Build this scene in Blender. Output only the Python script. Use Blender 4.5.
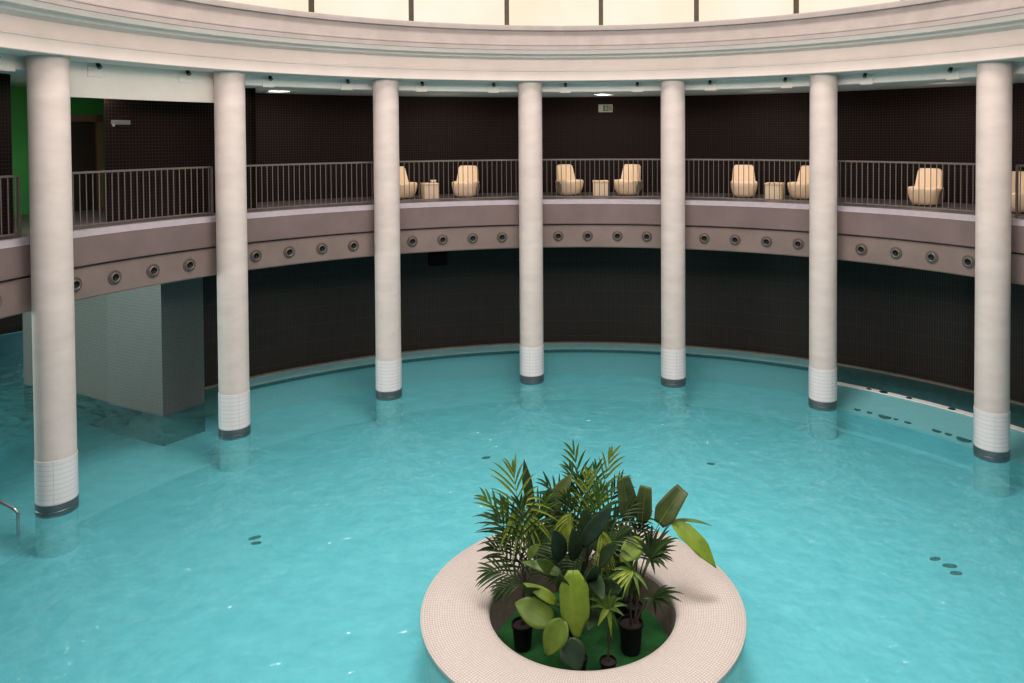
import bpy, bmesh, math, random
from mathutils import Vector, Matrix
random.seed(7)
PI = math.pi
SC = bpy.context.scene
COL = SC.collection
for o in list(bpy.data.objects):
    bpy.data.objects.remove(o)

# ------------------------------------------------------------------ camera
CAM = Vector((-0.3896, -11.0222, 6.7936))
AX = Vector((0.999985, -0.000121, -0.005391))
AU = Vector((0.005392, 0.022388, 0.999735))
AF = Vector((0.0, 0.999749, -0.022389))
cd = bpy.data.cameras.new('camera')
cam = bpy.data.objects.new('camera', cd)
COL.objects.link(cam)
cam.matrix_world = Matrix(((AX.x, AU.x, -AF.x, CAM.x), (AX.y, AU.y, -AF.y, CAM.y), (AX.z, AU.z, -AF.z, CAM.z), (0, 0, 0, 1)))
cd.sensor_width = 36
cd.lens = 26.6533
cd.shift_x = -45.036 / 1024
cd.shift_y = -188.743 / 1024
cd.clip_end = 200
SC.camera = cam

# ------------------------------------------------------------------ world, exposure, main lights
w = bpy.data.worlds.new('world')
SC.world = w
w.use_nodes = True
w.node_tree.nodes['Background'].inputs[0].default_value = (0.9, 0.95, 1.0, 1)
w.node_tree.nodes['Background'].inputs[1].default_value = 0.3
SC.view_settings.view_transform = 'Standard'
SC.view_settings.look = 'None'
SC.view_settings.gamma = 1
SC.view_settings.use_curve_mapping = False
SC.view_settings.exposure = 0.17
SC.cycles.use_denoising = True
SC.cycles.max_bounces = 10
SC.cycles.diffuse_bounces = 5
SC.cycles.transparent_max_bounces = 12

def lamp(name, kind, loc, energy, color, size=1.0, aim=None):
    d = bpy.data.lights.new(name, kind)
    d.energy = energy
    d.color = color
    if kind == 'AREA':
        d.shape = 'DISK'
        d.size = size
    else:
        d.shadow_soft_size = size
    o = bpy.data.objects.new(name, d)
    COL.objects.link(o)
    o.location = loc
    if aim is not None:
        o.rotation_euler = (Vector(aim) - Vector(loc)).to_track_quat('-Z', 'Y').to_euler()
    return o

SKY_LAMP = 2600     # the bright oculus at the crown of the skylight
PANE_GLOW = 0.93    # skylight panes in view and along the flanks
BOOST_GLOW = 10.4      # unseen panes behind the camera, glow raised to front-light the columns
lamp('skylight_lamp', 'AREA', (0, 0, 21.0), SKY_LAMP, (1.0, 0.92, 0.87), 6.0, (0, 0, 0))
lamp('side_window_lamp', 'AREA', (-17.6, 3.6, 2.7), 480, (0.84, 1.0, 0.92), 1.8, (-12.5, 8.9, 1.6))
lamp('green_room_lamp', 'POINT', (-12.1, 6.3, 6.2), 3, (0.15, 1.0, 0.25), 0.3)

# ------------------------------------------------------------------ materials
def node(nt, t, **kw):
    n = nt.nodes.new(t)
    for k, v in kw.items():
        setattr(n, k, v)
    return n

def mat(name, color, rough=0.6, metal=0.0, var=0.0, scale=3.0, stretch=(1, 1, 1), bump=0.0, bscale=40.0, spec=0.5, color2=None):
    m = bpy.data.materials.new(name)
    m.use_nodes = True
    nt = m.node_tree
    b = nt.nodes['Principled BSDF']
    b.inputs['Roughness'].default_value = rough
    b.inputs['Metallic'].default_value = metal
    b.inputs['Specular IOR Level'].default_value = spec
    tc = node(nt, 'ShaderNodeTexCoord')
    mp = node(nt, 'ShaderNodeMapping')
    mp.inputs['Scale'].default_value = stretch
    nt.links.new(tc.outputs['Object'], mp.inputs[0])
    c = Vector(color)
    c2 = Vector(color2) if color2 else c * (1 - var)
    n = node(nt, 'ShaderNodeTexNoise')
    n.inputs['Scale'].default_value = scale
    n.inputs['Detail'].default_value = 5
    nt.links.new(mp.outputs[0], n.inputs['Vector'])
    r = node(nt, 'ShaderNodeValToRGB')
    r.color_ramp.elements[0].position = 0.3
    r.color_ramp.elements[1].position = 0.7
    r.color_ramp.elements[0].color = (*c2, 1)
    r.color_ramp.elements[1].color = (*c, 1)
    nt.links.new(n.outputs['Fac'], r.inputs[0])
    nt.links.new(r.outputs[0], b.inputs['Base Color'])
    if bump:
        n2 = node(nt, 'ShaderNodeTexNoise')
        n2.inputs['Scale'].default_value = bscale
        nt.links.new(mp.outputs[0], n2.inputs['Vector'])
        bp = node(nt, 'ShaderNodeBump')
        bp.inputs['Strength'].default_value = bump
        bp.inputs['Distance'].default_value = 0.02
        nt.links.new(n2.outputs['Fac'], bp.inputs['Height'])
        nt.links.new(bp.outputs[0], b.inputs['Normal'])
    return m

def tile_mat(name, c1, c2, grout, bw, bh, mortar, rough=0.4, offset=0.0, bump=0.3, spec=0.5):
    """tiles in the UV plane, which every lathe and box below maps in metres"""
    m = bpy.data.materials.new(name)
    m.use_nodes = True
    nt = m.node_tree
    b = nt.nodes['Principled BSDF']
    b.inputs['Roughness'].default_value = rough
    b.inputs['Specular IOR Level'].default_value = spec
    tc = node(nt, 'ShaderNodeTexCoord')
    br = node(nt, 'ShaderNodeTexBrick')
    br.offset = offset
    br.inputs['Color1'].default_value = (*c1, 1)
    br.inputs['Color2'].default_value = (*c2, 1)
    br.inputs['Mortar'].default_value = (*grout, 1)
    br.inputs['Scale'].default_value = 1
    br.inputs['Mortar Size'].default_value = mortar
    br.inputs['Brick Width'].default_value = bw
    br.inputs['Row Height'].default_value = bh
    nt.links.new(tc.outputs['UV'], br.inputs['Vector'])
    nt.links.new(br.outputs['Color'], b.inputs['Base Color'])
    if bump:
        bp = node(nt, 'ShaderNodeBump')
        bp.inputs['Strength'].default_value = bump
        bp.inputs['Distance'].default_value = 0.004
        bp.invert = True
        nt.links.new(br.outputs['Fac'], bp.inputs['Height'])
        nt.links.new(bp.outputs[0], b.inputs['Normal'])
    return m

def glow_mat(name, color, strength, c2=None, scale=0.6):
    m = bpy.data.materials.new(name)
    m.use_nodes = True
    nt = m.node_tree
    nt.nodes.remove(nt.nodes['Principled BSDF'])
    e = node(nt, 'ShaderNodeEmission')
    e.inputs['Strength'].default_value = strength
    tc = node(nt, 'ShaderNodeTexCoord')
    n = node(nt, 'ShaderNodeTexNoise')
    n.inputs['Scale'].default_value = scale
    nt.links.new(tc.outputs['Object'], n.inputs['Vector'])
    r = node(nt, 'ShaderNodeValToRGB')
    r.color_ramp.elements[0].position = 0.35
    r.color_ramp.elements[1].position = 0.65
    r.color_ramp.elements[0].color = (*(c2 or color), 1)
    r.color_ramp.elements[1].color = (*color, 1)
    nt.links.new(n.outputs['Fac'], r.inputs[0])
    nt.links.new(r.outputs[0], e.inputs[0])
    nt.links.new(e.outputs[0], nt.nodes['Material Output'].inputs[0])
    return m

def leaf_mat(name, c, c2, rough=0.4):
    m = mat(name, c, rough, var=0.3, scale=6, color2=c2)
    b = m.node_tree.nodes['Principled BSDF']
    b.inputs['Specular IOR Level'].default_value = 0.22
    return m

M = {}
M['column'] = mat('column_concrete', (0.69, 0.585, 0.55), 0.75, var=0.14, scale=1.6, stretch=(1, 1, 2.6), bump=0.15, bscale=30)
M['cornice'] = mat('cornice_plaster', (0.80, 0.68, 0.63), 0.8, var=0.10, scale=1.2, bump=0.1, bscale=25)
M['concrete'] = mat('upper_ring_concrete', (0.40, 0.335, 0.315), 0.85, var=0.15, scale=2.5, bump=0.15, bscale=35)
M['soffit'] = mat('soffit_paint', (0.60, 0.62, 0.60), 0.8, var=0.05)
M['beam'] = mat('beam_paint', (0.88, 0.82, 0.78), 0.8, var=0.06)
M['board'] = mat('white_board', (0.88, 0.80, 0.74), 0.7, var=0.05)
M['fascia'] = mat('fascia_mauve', (0.185, 0.128, 0.122), 0.75, var=0.2, scale=1.5, bump=0.1)
M['band'] = mat('band_mauve', (0.215, 0.155, 0.138), 0.75, var=0.2, scale=1.5, bump=0.1)
M['coping'] = mat('coping_stone', (0.32, 0.285, 0.32), 0.6, var=0.15, scale=5)
M['kerb'] = mat('kerb_tile', (0.26, 0.23, 0.18), 0.5, var=0.2, scale=5)
M['balcony'] = mat('balcony_floor', (0.09, 0.075, 0.075), 0.5, var=0.2)
M['wall_tile'] = tile_mat('dark_mosaic', (0.0075, 0.0044, 0.004), (0.009, 0.0052, 0.0046), (0.029, 0.019, 0.0165), 0.075, 0.075, 0.006, 0.7, spec=0.08)
M['low_tile'] = tile_mat('dark_ribbed_tile', (0.020, 0.016, 0.015), (0.024, 0.018, 0.016), (0.050, 0.042, 0.036), 0.065, 0.5, 0.006, 0.6, spec=0.25)
M['pier_tile'] = tile_mat('pier_mosaic', (0.060, 0.064, 0.060), (0.075, 0.077, 0.072), (0.11, 0.112, 0.105), 0.04, 0.08, 0.005, 0.5)
M['white_tile'] = tile_mat('white_tile_band', (0.74, 0.68, 0.69), (0.77, 0.71, 0.72), (0.58, 0.54, 0.55), 0.45, 0.088, 0.006, 0.3)
M['ring_tile'] = tile_mat('island_mosaic', (0.66, 0.595, 0.575), (0.61, 0.55, 0.52), (0.38, 0.32, 0.28), 0.035, 0.035, 0.0035, 0.55)
M['ring_inner'] = mat('planter_inner', (0.34, 0.27, 0.22), 0.8, var=0.3, scale=6)
M['pool_tile'] = mat('pool_tile', (0.44, 0.70, 0.745), 0.5, scale=2.6, color2=(0.345, 0.59, 0.64))  # mottled tones painted in for the rippled light on the floor
M['pale_tile'] = tile_mat('pale_pool_tile', (0.88, 0.84, 0.82), (0.84, 0.82, 0.80), (0.65, 0.66, 0.66), 0.1, 0.05, 0.004, 0.5, bump=0)
M['foot_dark'] = tile_mat('dark_foot_tile', (0.010, 0.012, 0.013), (0.013, 0.014, 0.015), (0.03, 0.03, 0.03), 0.065, 0.065, 0.006, 0.5, spec=0.2)
M['grate'] = mat('gutter_grate', (0.045, 0.16, 0.17), 0.5, var=0.3, scale=6)
M['channel_tile'] = mat('channel_tile', (0.42, 0.86, 0.90), 0.6, scale=2.0, color2=(0.34, 0.78, 0.83))
M['rim_tile'] = mat('rim_tile', (0.60, 0.82, 0.87), 0.5, scale=2.6, color2=(0.50, 0.72, 0.77))
M['foot_tile'] = mat('submerged_tile', (0.50, 0.66, 0.68), 0.5, var=0.06)
M['steel'] = mat('brushed_steel', (0.45, 0.47, 0.48), 0.28, 0.9, var=0.3, scale=4)
M['collar'] = mat('collar_steel', (0.17, 0.18, 0.19), 0.35, 0.7, var=0.3, scale=4)
M['rail'] = mat('rail_metal', (0.155, 0.125, 0.112), 0.5, 0.3, var=0.1)
M['black'] = mat('black_plastic', (0.006, 0.006, 0.007), 0.6, var=0.2, spec=0.25)
M['matte_black'] = mat('matte_black', (0.003, 0.003, 0.0035), 0.95, var=0.1, spec=0.0)
M['jet_ring'] = mat('jet_bronze', (0.115, 0.085, 0.075), 0.4, 0.2, var=0.2)
M['jet_lip'] = mat('jet_lip', (0.19, 0.155, 0.14), 0.28, 0.3, var=0.1)
M['chair'] = mat('cream_plastic', (0.84, 0.63, 0.44), 0.5, var=0.06)
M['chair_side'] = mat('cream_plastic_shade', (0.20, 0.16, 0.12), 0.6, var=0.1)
M['table'] = mat('table_cream', (0.74, 0.58, 0.41), 0.6, var=0.1)
M['turf'] = mat('artificial_turf', (0.003, 0.105, 0.014), 0.9, var=0.5, scale=5, bump=0.5, bscale=90)
M['soil'] = mat('potting_soil', (0.022, 0.015, 0.010), 0.95, var=0.4, scale=30, bump=0.6)
M['stem'] = mat('green_stem', (0.07, 0.085, 0.03), 0.6, var=0.4, scale=8)
M['trunk'] = mat('palm_trunk', (0.065, 0.045, 0.028), 0.9, var=0.5, scale=14, stretch=(1, 1, 4), bump=0.5)
M['leaf_dark'] = leaf_mat('leaf_dark', (0.032, 0.060, 0.025), (0.020, 0.038, 0.020), 0.35)
M['leaf_mid'] = leaf_mat('leaf_mid', (0.085, 0.150, 0.030), (0.050, 0.095, 0.022))
M['leaf_lime'] = leaf_mat('leaf_lime', (0.185, 0.270, 0.030), (0.110, 0.175, 0.020))
M['leaf_round'] = leaf_mat('leaf_round', (0.120, 0.185, 0.028), (0.075, 0.120, 0.020))
M['leaf_olive'] = leaf_mat('leaf_olive', (0.070, 0.098, 0.028), (0.035, 0.052, 0.018), 0.35)
M['leaf_blue'] = leaf_mat('leaf_blue', (0.034, 0.062, 0.038), (0.018, 0.036, 0.022), 0.35)
M['palm_dark'] = leaf_mat('palm_dark', (0.045, 0.085, 0.024), (0.018, 0.042, 0.013))
M['palm_light'] = leaf_mat('palm_light', (0.280, 0.350, 0.050), (0.140, 0.200, 0.028))
M['palm_mid'] = leaf_mat('palm_mid', (0.105, 0.195, 0.032), (0.050, 0.100, 0.020))
M['green_wall'] = mat('green_paint', (0.02, 0.21, 0.035), 0.7, var=0.1)
M['door'] = mat('dark_door', (0.018, 0.014, 0.010), 0.5, var=0.2)
M['sign_grey'] = mat('sign_grey', (0.16, 0.16, 0.155), 0.5, var=0.1)
M['sign_pale'] = mat('sign_pale', (0.30, 0.28, 0.23), 0.5, var=0.05)
M['sign_green'] = mat('sign_green', (0.010, 0.075, 0.025), 0.5, var=0.1)
M['white'] = mat('white_plastic', (0.75, 0.72, 0.68), 0.5, var=0.05)
M['floor_fitting'] = mat('floor_fitting', (0.008, 0.03, 0.04), 0.5, var=0.2)
M['mullion'] = mat('bronze_mullion', (0.045, 0.026, 0.006), 0.5, var=0.5, scale=9)
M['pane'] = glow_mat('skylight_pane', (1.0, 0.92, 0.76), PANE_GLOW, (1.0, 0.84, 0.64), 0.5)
M['pane_boosted'] = glow_mat('skylight_pane_boosted', (1.0, 0.90, 0.83), BOOST_GLOW, (1.0, 0.88, 0.80), 0.5)
CROWN_GLOW = 0.3
M['crown'] = glow_mat('skylight_crown', (1.0, 0.92, 0.86), CROWN_GLOW)
M['downlight'] = glow_mat('downlight_glow', (0.85, 0.95, 1.0), 0.55)

def water_mat():
    m = bpy.data.materials.new('pool_water')
    m.use_nodes = True
    nt = m.node_tree
    nt.nodes.remove(nt.nodes['Principled BSDF'])
    tc = node(nt, 'ShaderNodeTexCoord')
    h = None
    for sc, amp, det in ((1.0, 1.0, 0.0), (2.8, 0.55, 0.0), (6.5, 0.30, 0.0), (14.0, 0.05, 0.0)):
        n = node(nt, 'ShaderNodeTexNoise')
        n.inputs['Scale'].default_value = sc
        n.inputs['Detail'].default_value = det
        n.inputs['Distortion'].default_value = 0.8
        nt.links.new(tc.outputs['Object'], n.inputs['Vector'])
        k = node(nt, 'ShaderNodeMath', operation='MULTIPLY')
        k.inputs[1].default_value = amp
        nt.links.new(n.outputs['Fac'], k.inputs[0])
        if h is None:
            h = k
        else:
            a = node(nt, 'ShaderNodeMath', operation='ADD')
            nt.links.new(h.outputs[0], a.inputs[0])
            nt.links.new(k.outputs[0], a.inputs[1])
            h = a
    bp = node(nt, 'ShaderNodeBump')
    bp.inputs['Strength'].default_value = 1.0
    bp.inputs['Distance'].default_value = 0.13
    nt.links.new(h.outputs[0], bp.inputs['Height'])
    tr = node(nt, 'ShaderNodeBsdfTransparent')
    tr.inputs[0].default_value = (0.58, 0.93, 0.96, 1)
    df = node(nt, 'ShaderNodeBsdfDiffuse')
    df.inputs[0].default_value = (0.17, 0.62, 0.66, 1)
    nt.links.new(bp.outputs[0], df.inputs['Normal'])
    gl = node(nt, 'ShaderNodeBsdfGlossy')
    gl.inputs['Roughness'].default_value = 0.15
    nt.links.new(bp.outputs[0], gl.inputs['Normal'])
    fr = node(nt, 'ShaderNodeFresnel')
    fr.inputs['IOR'].default_value = 1.30
    m1 = node(nt, 'ShaderNodeMixShader')
    m1.inputs[0].default_value = 0.18
    nt.links.new(tr.outputs[0], m1.inputs[1])
    nt.links.new(df.outputs[0], m1.inputs[2])
    m2 = node(nt, 'ShaderNodeMixShader')
    nt.links.new(fr.outputs[0], m2.inputs[0])
    nt.links.new(m1.outputs[0], m2.inputs[1])
    nt.links.new(gl.outputs[0], m2.inputs[2])
    nt.links.new(m2.outputs[0], nt.nodes['Material Output'].inputs[0])
    return m
M['water'] = water_mat()

# ------------------------------------------------------------------ helpers
def pol(rho, deg, z=0.0):
    a = math.radians(deg)
    return Vector((rho * math.sin(a), rho * math.cos(a), z))

def at(px, py, y):
    """the point on the sight line of a photo pixel at depth y (metres, pool centre = 0)"""
    d = AF + AX * ((px - 557.036) / 758.138) + AU * ((152.757 - py) / 758.138)
    return CAM + d * ((y - CAM.y) / d.y)

def obj(name, bm, m, parent=None, smooth=False, sharp=None):
    me = bpy.data.meshes.new(name)
    bm.to_mesh(me)
    bm.free()
    if m is not None:
        me.materials.append(m)
    if smooth:
        for p in me.polygons:
            p.use_smooth = True
        if sharp:
            me.set_sharp_from_angle(angle=math.radians(sharp))
    o = bpy.data.objects.new(name, me)
    COL.objects.link(o)
    if parent is not None:
        o.parent = parent
    return o

def tag(o, label, cat, group=None, kind=None):
    o['label'] = label
    o['category'] = cat
    if group:
        o['group'] = group
    if kind:
        o['kind'] = kind
    return o

def thing(name, label, cat, loc=(0, 0, 0), rotz=0.0, group=None):
    o = bpy.data.objects.new(name, None)
    o.empty_display_size = 0.1
    COL.objects.link(o)
    o.location = loc
    o.rotation_euler = (0, 0, rotz)
    return tag(o, label, cat, group)

def struct(o, parent=None):
    o['kind'] = 'structure'
    return o

def copy_tree(o, parent=None):
    c = o.copy()
    COL.objects.link(c)
    if parent is not None:
        c.parent = parent
    for ch in [k for k in bpy.data.objects if k.parent == o]:
        copy_tree(ch, c)
    return c

def grid_bm(bm, rows, closed=False):
    """rows: list of point lists; adds quads with UV from the (u,v) stored next to each point"""
    uv = bm.loops.layers.uv.verify()
    vs = [[bm.verts.new(p) for p, _ in r] for r in rows]
    for i in range(len(rows) - 1):
        for j in range(len(rows[0]) - 1):
            f = bm.faces.new((vs[i][j], vs[i + 1][j], vs[i + 1][j + 1], vs[i][j + 1]))
            for l, (a, b) in zip(f.loops, ((i, j), (i + 1, j), (i + 1, j + 1), (i, j + 1))):
                l[uv].uv = rows[a][b][1]
    return vs

def lathe(prof, a0=0.0, a1=360.0, n=96, center=(0, 0), bm=None, closed=False, uref=None, z0=0.0):
    """prof: list of (rho, z). Angles in degrees, clockwise seen from above, 0 = far side"""
    bm = bm or bmesh.new()
    full = abs(a1 - a0) >= 359.999
    if closed:
        prof = list(prof) + [prof[0]]
    v = [0.0]
    for (r0, h0), (r1, h1) in zip(prof, prof[1:]):
        v.append(v[-1] + math.hypot(r1 - r0, h1 - h0))
    rows = []
    for i in range(n + 1):
        a = a0 + (a1 - a0) * i / n
        rows.append([(pol(r, a, z + z0) + Vector((center[0], center[1], 0)), (math.radians(a) * (uref or max(p[0] for p in prof)), vv)) for (r, z), vv in zip(prof, v)])
    grid_bm(bm, rows)
    bmesh.ops.remove_doubles(bm, verts=bm.verts, dist=1e-5)
    bmesh.ops.recalc_face_normals(bm, faces=bm.faces)
    return bm

def box_bm(sx, sy, sz, bm=None, mtx=None, bev=0.0):
    """box centred in x and y, sitting on z = 0, UV in metres"""
    bm2 = bmesh.new()
    bmesh.ops.create_cube(bm2, size=1)
    for v in bm2.verts:
        v.co = Vector((v.co.x * sx, v.co.y * sy, (v.co.z + 0.5) * sz))
    if bev:
        bmesh.ops.bevel(bm2, geom=bm2.edges[:], offset=bev, segments=2, affect='EDGES', profile=0.5)
    uv = bm2.loops.layers.uv.verify()
    bm2.normal_update()
    for f in bm2.faces:
        for l in f.loops:
            c = l.vert.co
            n = f.normal
            if abs(n.z) > 0.7:
                l[uv].uv = (c.x, c.y)
            elif abs(n.x) > abs(n.y):
                l[uv].uv = (c.y, c.z)
            else:
                l[uv].uv = (c.x, c.z)
    if mtx is not None:
        bm2.transform(mtx)
    if bm is None:
        return bm2
    tmp = bpy.data.meshes.new('tmp')
    bm2.to_mesh(tmp)
    bm2.free()
    bm.from_mesh(tmp)
    bpy.data.meshes.remove(tmp)
    return bm

def tube_bm(pts, r, seg=10, bm=None, cap=True):
    """round bar along pts; r is one radius or one per point"""
    bm = bm or bmesh.new()
    pts = [Vector(p) for p in pts]
    rs = r if isinstance(r, (list, tuple)) else [r] * len(pts)
    rings = []
    up = Vector((0, 0, 1))
    ref = None
    for i, p in enumerate(pts):
        t = (pts[min(i + 1, len(pts) - 1)] - pts[max(i - 1, 0)]).normalized()
        if ref is None:
            ref = up.cross(t)
            if ref.length < 0.05:
                ref = Vector((1, 0, 0)).cross(t)
        ref = (ref - t * ref.dot(t)).normalized()
        b = t.cross(ref)
        rings.append([bm.verts.new(p + (ref * math.cos(2 * PI * k / seg) + b * math.sin(2 * PI * k / seg)) * rs[i]) for k in range(seg)])
    for r0, r1 in zip(rings, rings[1:]):
        for k in range(seg):
            bm.faces.new((r0[k], r0[(k + 1) % seg], r1[(k + 1) % seg], r1[k]))
    if cap:
        bm.faces.new(rings[0][::-1])
        bm.faces.new(rings[-1])
    bmesh.ops.recalc_face_normals(bm, faces=bm.faces)
    return bm

def bez(p0, p1, p2, n):
    return [p0 * (1 - t) ** 2 + p1 * 2 * t * (1 - t) + p2 * t * t for t in (i / n for i in range(n + 1))]

def face_centre(rho, deg, z):
    """matrix with local +y pointing to the pool axis, at the given place"""
    p = pol(rho, deg, z)
    return Matrix.Translation(p) @ Matrix.Rotation(math.radians(180 - deg), 4, 'Z')

ORD = ['first', 'second', 'third', 'fourth', 'fifth', 'sixth', 'seventh', 'eighth']
PHI0, DPHI = -6.4543, 22.5
def col_deg(i):
    return PHI0 + DPHI * (i - 3)

# ------------------------------------------------------------------ setting: pool, walls, balcony, cornice
ISL = (-0.06, -0.21)
def annulus(c0, r0, r1, z, n=128):
    bm = bmesh.new()
    rows = []
    for i in range(n + 1):
        a = 360 * i / n
        p = pol(r0, a, z) + Vector((c0[0], c0[1], 0))
        q = pol(r1, a, z)
        rows.append([(p.lerp(q, t), (0, 0)) for t in (0, 0.25, 0.5, 0.75, 1)])
    for r in rows:
        for k, (p, _) in enumerate(r):
            r[k] = (p, (p.x, p.y))
    grid_bm(bm, rows)
    bmesh.ops.remove_doubles(bm, verts=bm.verts, dist=1e-5)
    return bm

def sector(bm, r0, r1, a0, a1, z, n=24, m=6):
    rows = []
    for i in range(n + 1):
        a = a0 + (a1 - a0) * i / n
        row = []
        for k in range(m + 1):
            p = pol(r0 + (r1 - r0) * k / m, a, z)
            row.append((p, (p.x, p.y)))
        rows.append(row)
    grid_bm(bm, rows)
    return bm

CH0, CH1 = -100.0, -50.3       # the side channel behind the pier
bm = annulus(ISL, 2.20, 13.7, 0.0)
sector(bm, 13.7, 25.0, CH0, CH1, 0.0)
bmesh.ops.remove_doubles(bm, verts=bm.verts, dist=1e-4)
bmesh.ops.recalc_face_normals(bm, faces=bm.faces)
o = obj('pool_water', bm, M['water'], smooth=True)
tag(o, 'turquoise rippled water filling the round pool', 'water', kind='stuff')

struct(obj('pool_floor_rim', annulus((0, 0), 10.5, 13.7, -0.75), M['rim_tile']))
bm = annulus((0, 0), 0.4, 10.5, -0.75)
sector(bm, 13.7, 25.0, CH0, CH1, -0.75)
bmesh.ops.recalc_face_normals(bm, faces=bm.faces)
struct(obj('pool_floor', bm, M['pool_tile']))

# underwater bench along the back wall and pale overflow ledge on the right
struct(obj('trim_1', lathe([(13.7, 0.014), (12.93, 0.014), (12.92, -0.06)], -44, 33, 64), M['channel_tile']))
struct(obj('trim_10', lathe([(12.92, -0.06), (12.92, 0.01), (12.84, 0.01), (12.83, -0.06)], -44, 33, 64), M['grate']))
struct(obj('trim_11', lathe([(12.86, -0.05), (12.85, -0.75)], -44, 33, 64), M['pale_tile']))
struct(obj('trim_2', lathe([(12.16, -0.75), (12.12, -0.10), (12.06, 0.012), (11.86, 0.012), (11.78, -0.03), (10.88, -0.295), (10.82, -0.31)], 35.3, 150, 80), M['pale_tile']))
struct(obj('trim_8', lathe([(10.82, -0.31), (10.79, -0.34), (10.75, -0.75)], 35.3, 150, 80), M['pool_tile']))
# thin pale kerb at the foot of the lower wall
struct(obj('trim_3', lathe([(13.7, 0.05), (13.62, 0.05), (13.60, 0.03), (13.60, -0.76)], CH1, 360 + CH0, 120), M['kerb']))

struct(obj('wall_lower', lathe([(13.7, -0.76), (13.7, 4.0)], CH1, 360 + CH0, 160, uref=13.7), M['low_tile']))
struct(obj('wall_upper', lathe([(13.7, 4.9), (13.7, 8.2)], -41.5, 360 - 95, 160, uref=13.7), M['wall_tile']))
# channel walls and back rooms at the left
bm = lathe([(25.0, -0.76), (25.0, 8.2)], CH0, CH1, 24)
struct(obj('wall_channel', bm, M['low_tile']))
bm = bmesh.new()
for dg in (CH0, ):
    rows = [[(pol(r, dg, z), (r, z)) for z in (-0.76, 8.2)] for r in (13.7, 25.0)]
    grid_bm(bm, rows)
struct(obj('wall_channel_side', bm, M['low_tile']))

struct(obj('trim_9', lathe([(24.8, 0.01), (24.8, -0.75)], CH0, CH1, 16), M['pool_tile']))

# balcony slab: coping, fascia, recessed line, band with the jets, underside
SLAB_IN = [(10.62, 4.985), (10.47, 4.985), (10.45, 4.965), (10.37, 4.865), (10.375, 4.845), (10.38, 4.315), (10.385, 4.30),
           (10.50, 4.295), (10.50, 4.262), (10.44, 4.255), (10.44, 3.66), (10.46, 3.63), (10.62, 3.63)]
struct(obj('floor_edge', lathe(SLAB_IN[3:], 0, 360, 192, uref=10.4), M['fascia']))
struct(obj('trim_4', lathe(SLAB_IN[:4], 0, 360, 192, uref=10.4), M['coping']))
struct(obj('trim_5', lathe([(10.436, 4.25), (10.436, 3.655), (10.45, 3.626), (10.60, 3.626)], 0, 360, 192, uref=10.4), M['band']))
bm = lathe([(10.60, 4.95), (13.7, 4.95)], 0, 360, 160)
sector(bm, 13.7, 25.0, CH0, -41.0, 4.95)
struct(obj('floor', bm, M['balcony']))
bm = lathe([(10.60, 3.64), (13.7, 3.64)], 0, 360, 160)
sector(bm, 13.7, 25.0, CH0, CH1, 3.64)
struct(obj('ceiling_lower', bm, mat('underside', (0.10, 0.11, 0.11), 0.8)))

# cornice ring
CORN = [(10.4, 8.275), (9.52, 8.275), (9.50, 8.29), (9.50, 8.52), (9.475, 8.53), (9.475, 8.565), (9.51, 8.58), (9.56, 8.845), (9.52, 8.87),
        (9.30, 8.885), (9.27, 8.93), (9.05, 8.95), (8.99, 9.04), (8.97, 9.05), (8.965, 9.15), (8.95, 9.165), (8.95, 9.195), (8.985, 9.21), (9.02, 9.52),
        (9.02, 9.545), (8.91, 9.55), (8.905, 9.565), (8.905, 9.66), (8.92, 9.68), (10.2, 9.70)]
struct(obj('trim_6', lathe(CORN[:13], 0, 360, 192), M['cornice'], smooth=True, sharp=25))
struct(obj('trim_7', lathe(CORN[12:], 0, 360, 192), M['concrete'], smooth=True, sharp=25))
struct(obj('ceiling', lathe([(10.4, 8.28), (10.4, 8.045), (10.42, 8.03), (10.66, 8.03), (10.68, 8.045), (14.0, 8.05)], 0, 360, 192), M['beam'], smooth=True, sharp=20))
bm = sector(bmesh.new(), 13.9, 25.0, CH0, -41.0, 8.05)
struct(obj('ceiling_side', bm, M['soffit']))

# skylight drum: 24 backlit panes with bronze mullions, and the crown above
for k in range(24):
    a0 = 4.85 + 15 * k
    a1 = a0 + 15
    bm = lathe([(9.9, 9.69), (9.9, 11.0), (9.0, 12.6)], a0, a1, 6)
    wnd = struct(obj('window_%d' % (k + 1), bm, M['pane_boosted'] if 100 < a0 < 250 else M['pane'], smooth=True))
    mb = bmesh.new()
    for (r0, z0), (r1, z1) in (((9.87, 9.69), (9.87, 11.0)), ((9.87, 11.0), (8.97, 12.6))):
        p, q = pol(r0, a0, z0), pol(r1, a0, z1)
        d = (q - p)
        X = Vector((math.cos(math.radians(a0)), -math.sin(math.radians(a0)), 0))
        Z = d.normalized()
        Y = Z.cross(X)
        mx = Matrix(((X.x, Y.x, Z.x, p.x), (X.y, Y.y, Z.y, p.y), (X.z, Y.z, Z.z, p.z), (0, 0, 0, 1)))
        box_bm(0.12, 0.08, d.length, mb, mx)
    mu = obj('mullion', mb, M['mullion'], wnd)
bm = lathe([(9.0, 12.6), (8.2, 14.8), (6.8, 17.4), (5.0, 19.8), (3.2, 21.4), (0.01, 22.0)], 0, 360, 64)
struct(obj('skylight_crown', bm, M['crown'], smooth=True))

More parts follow.
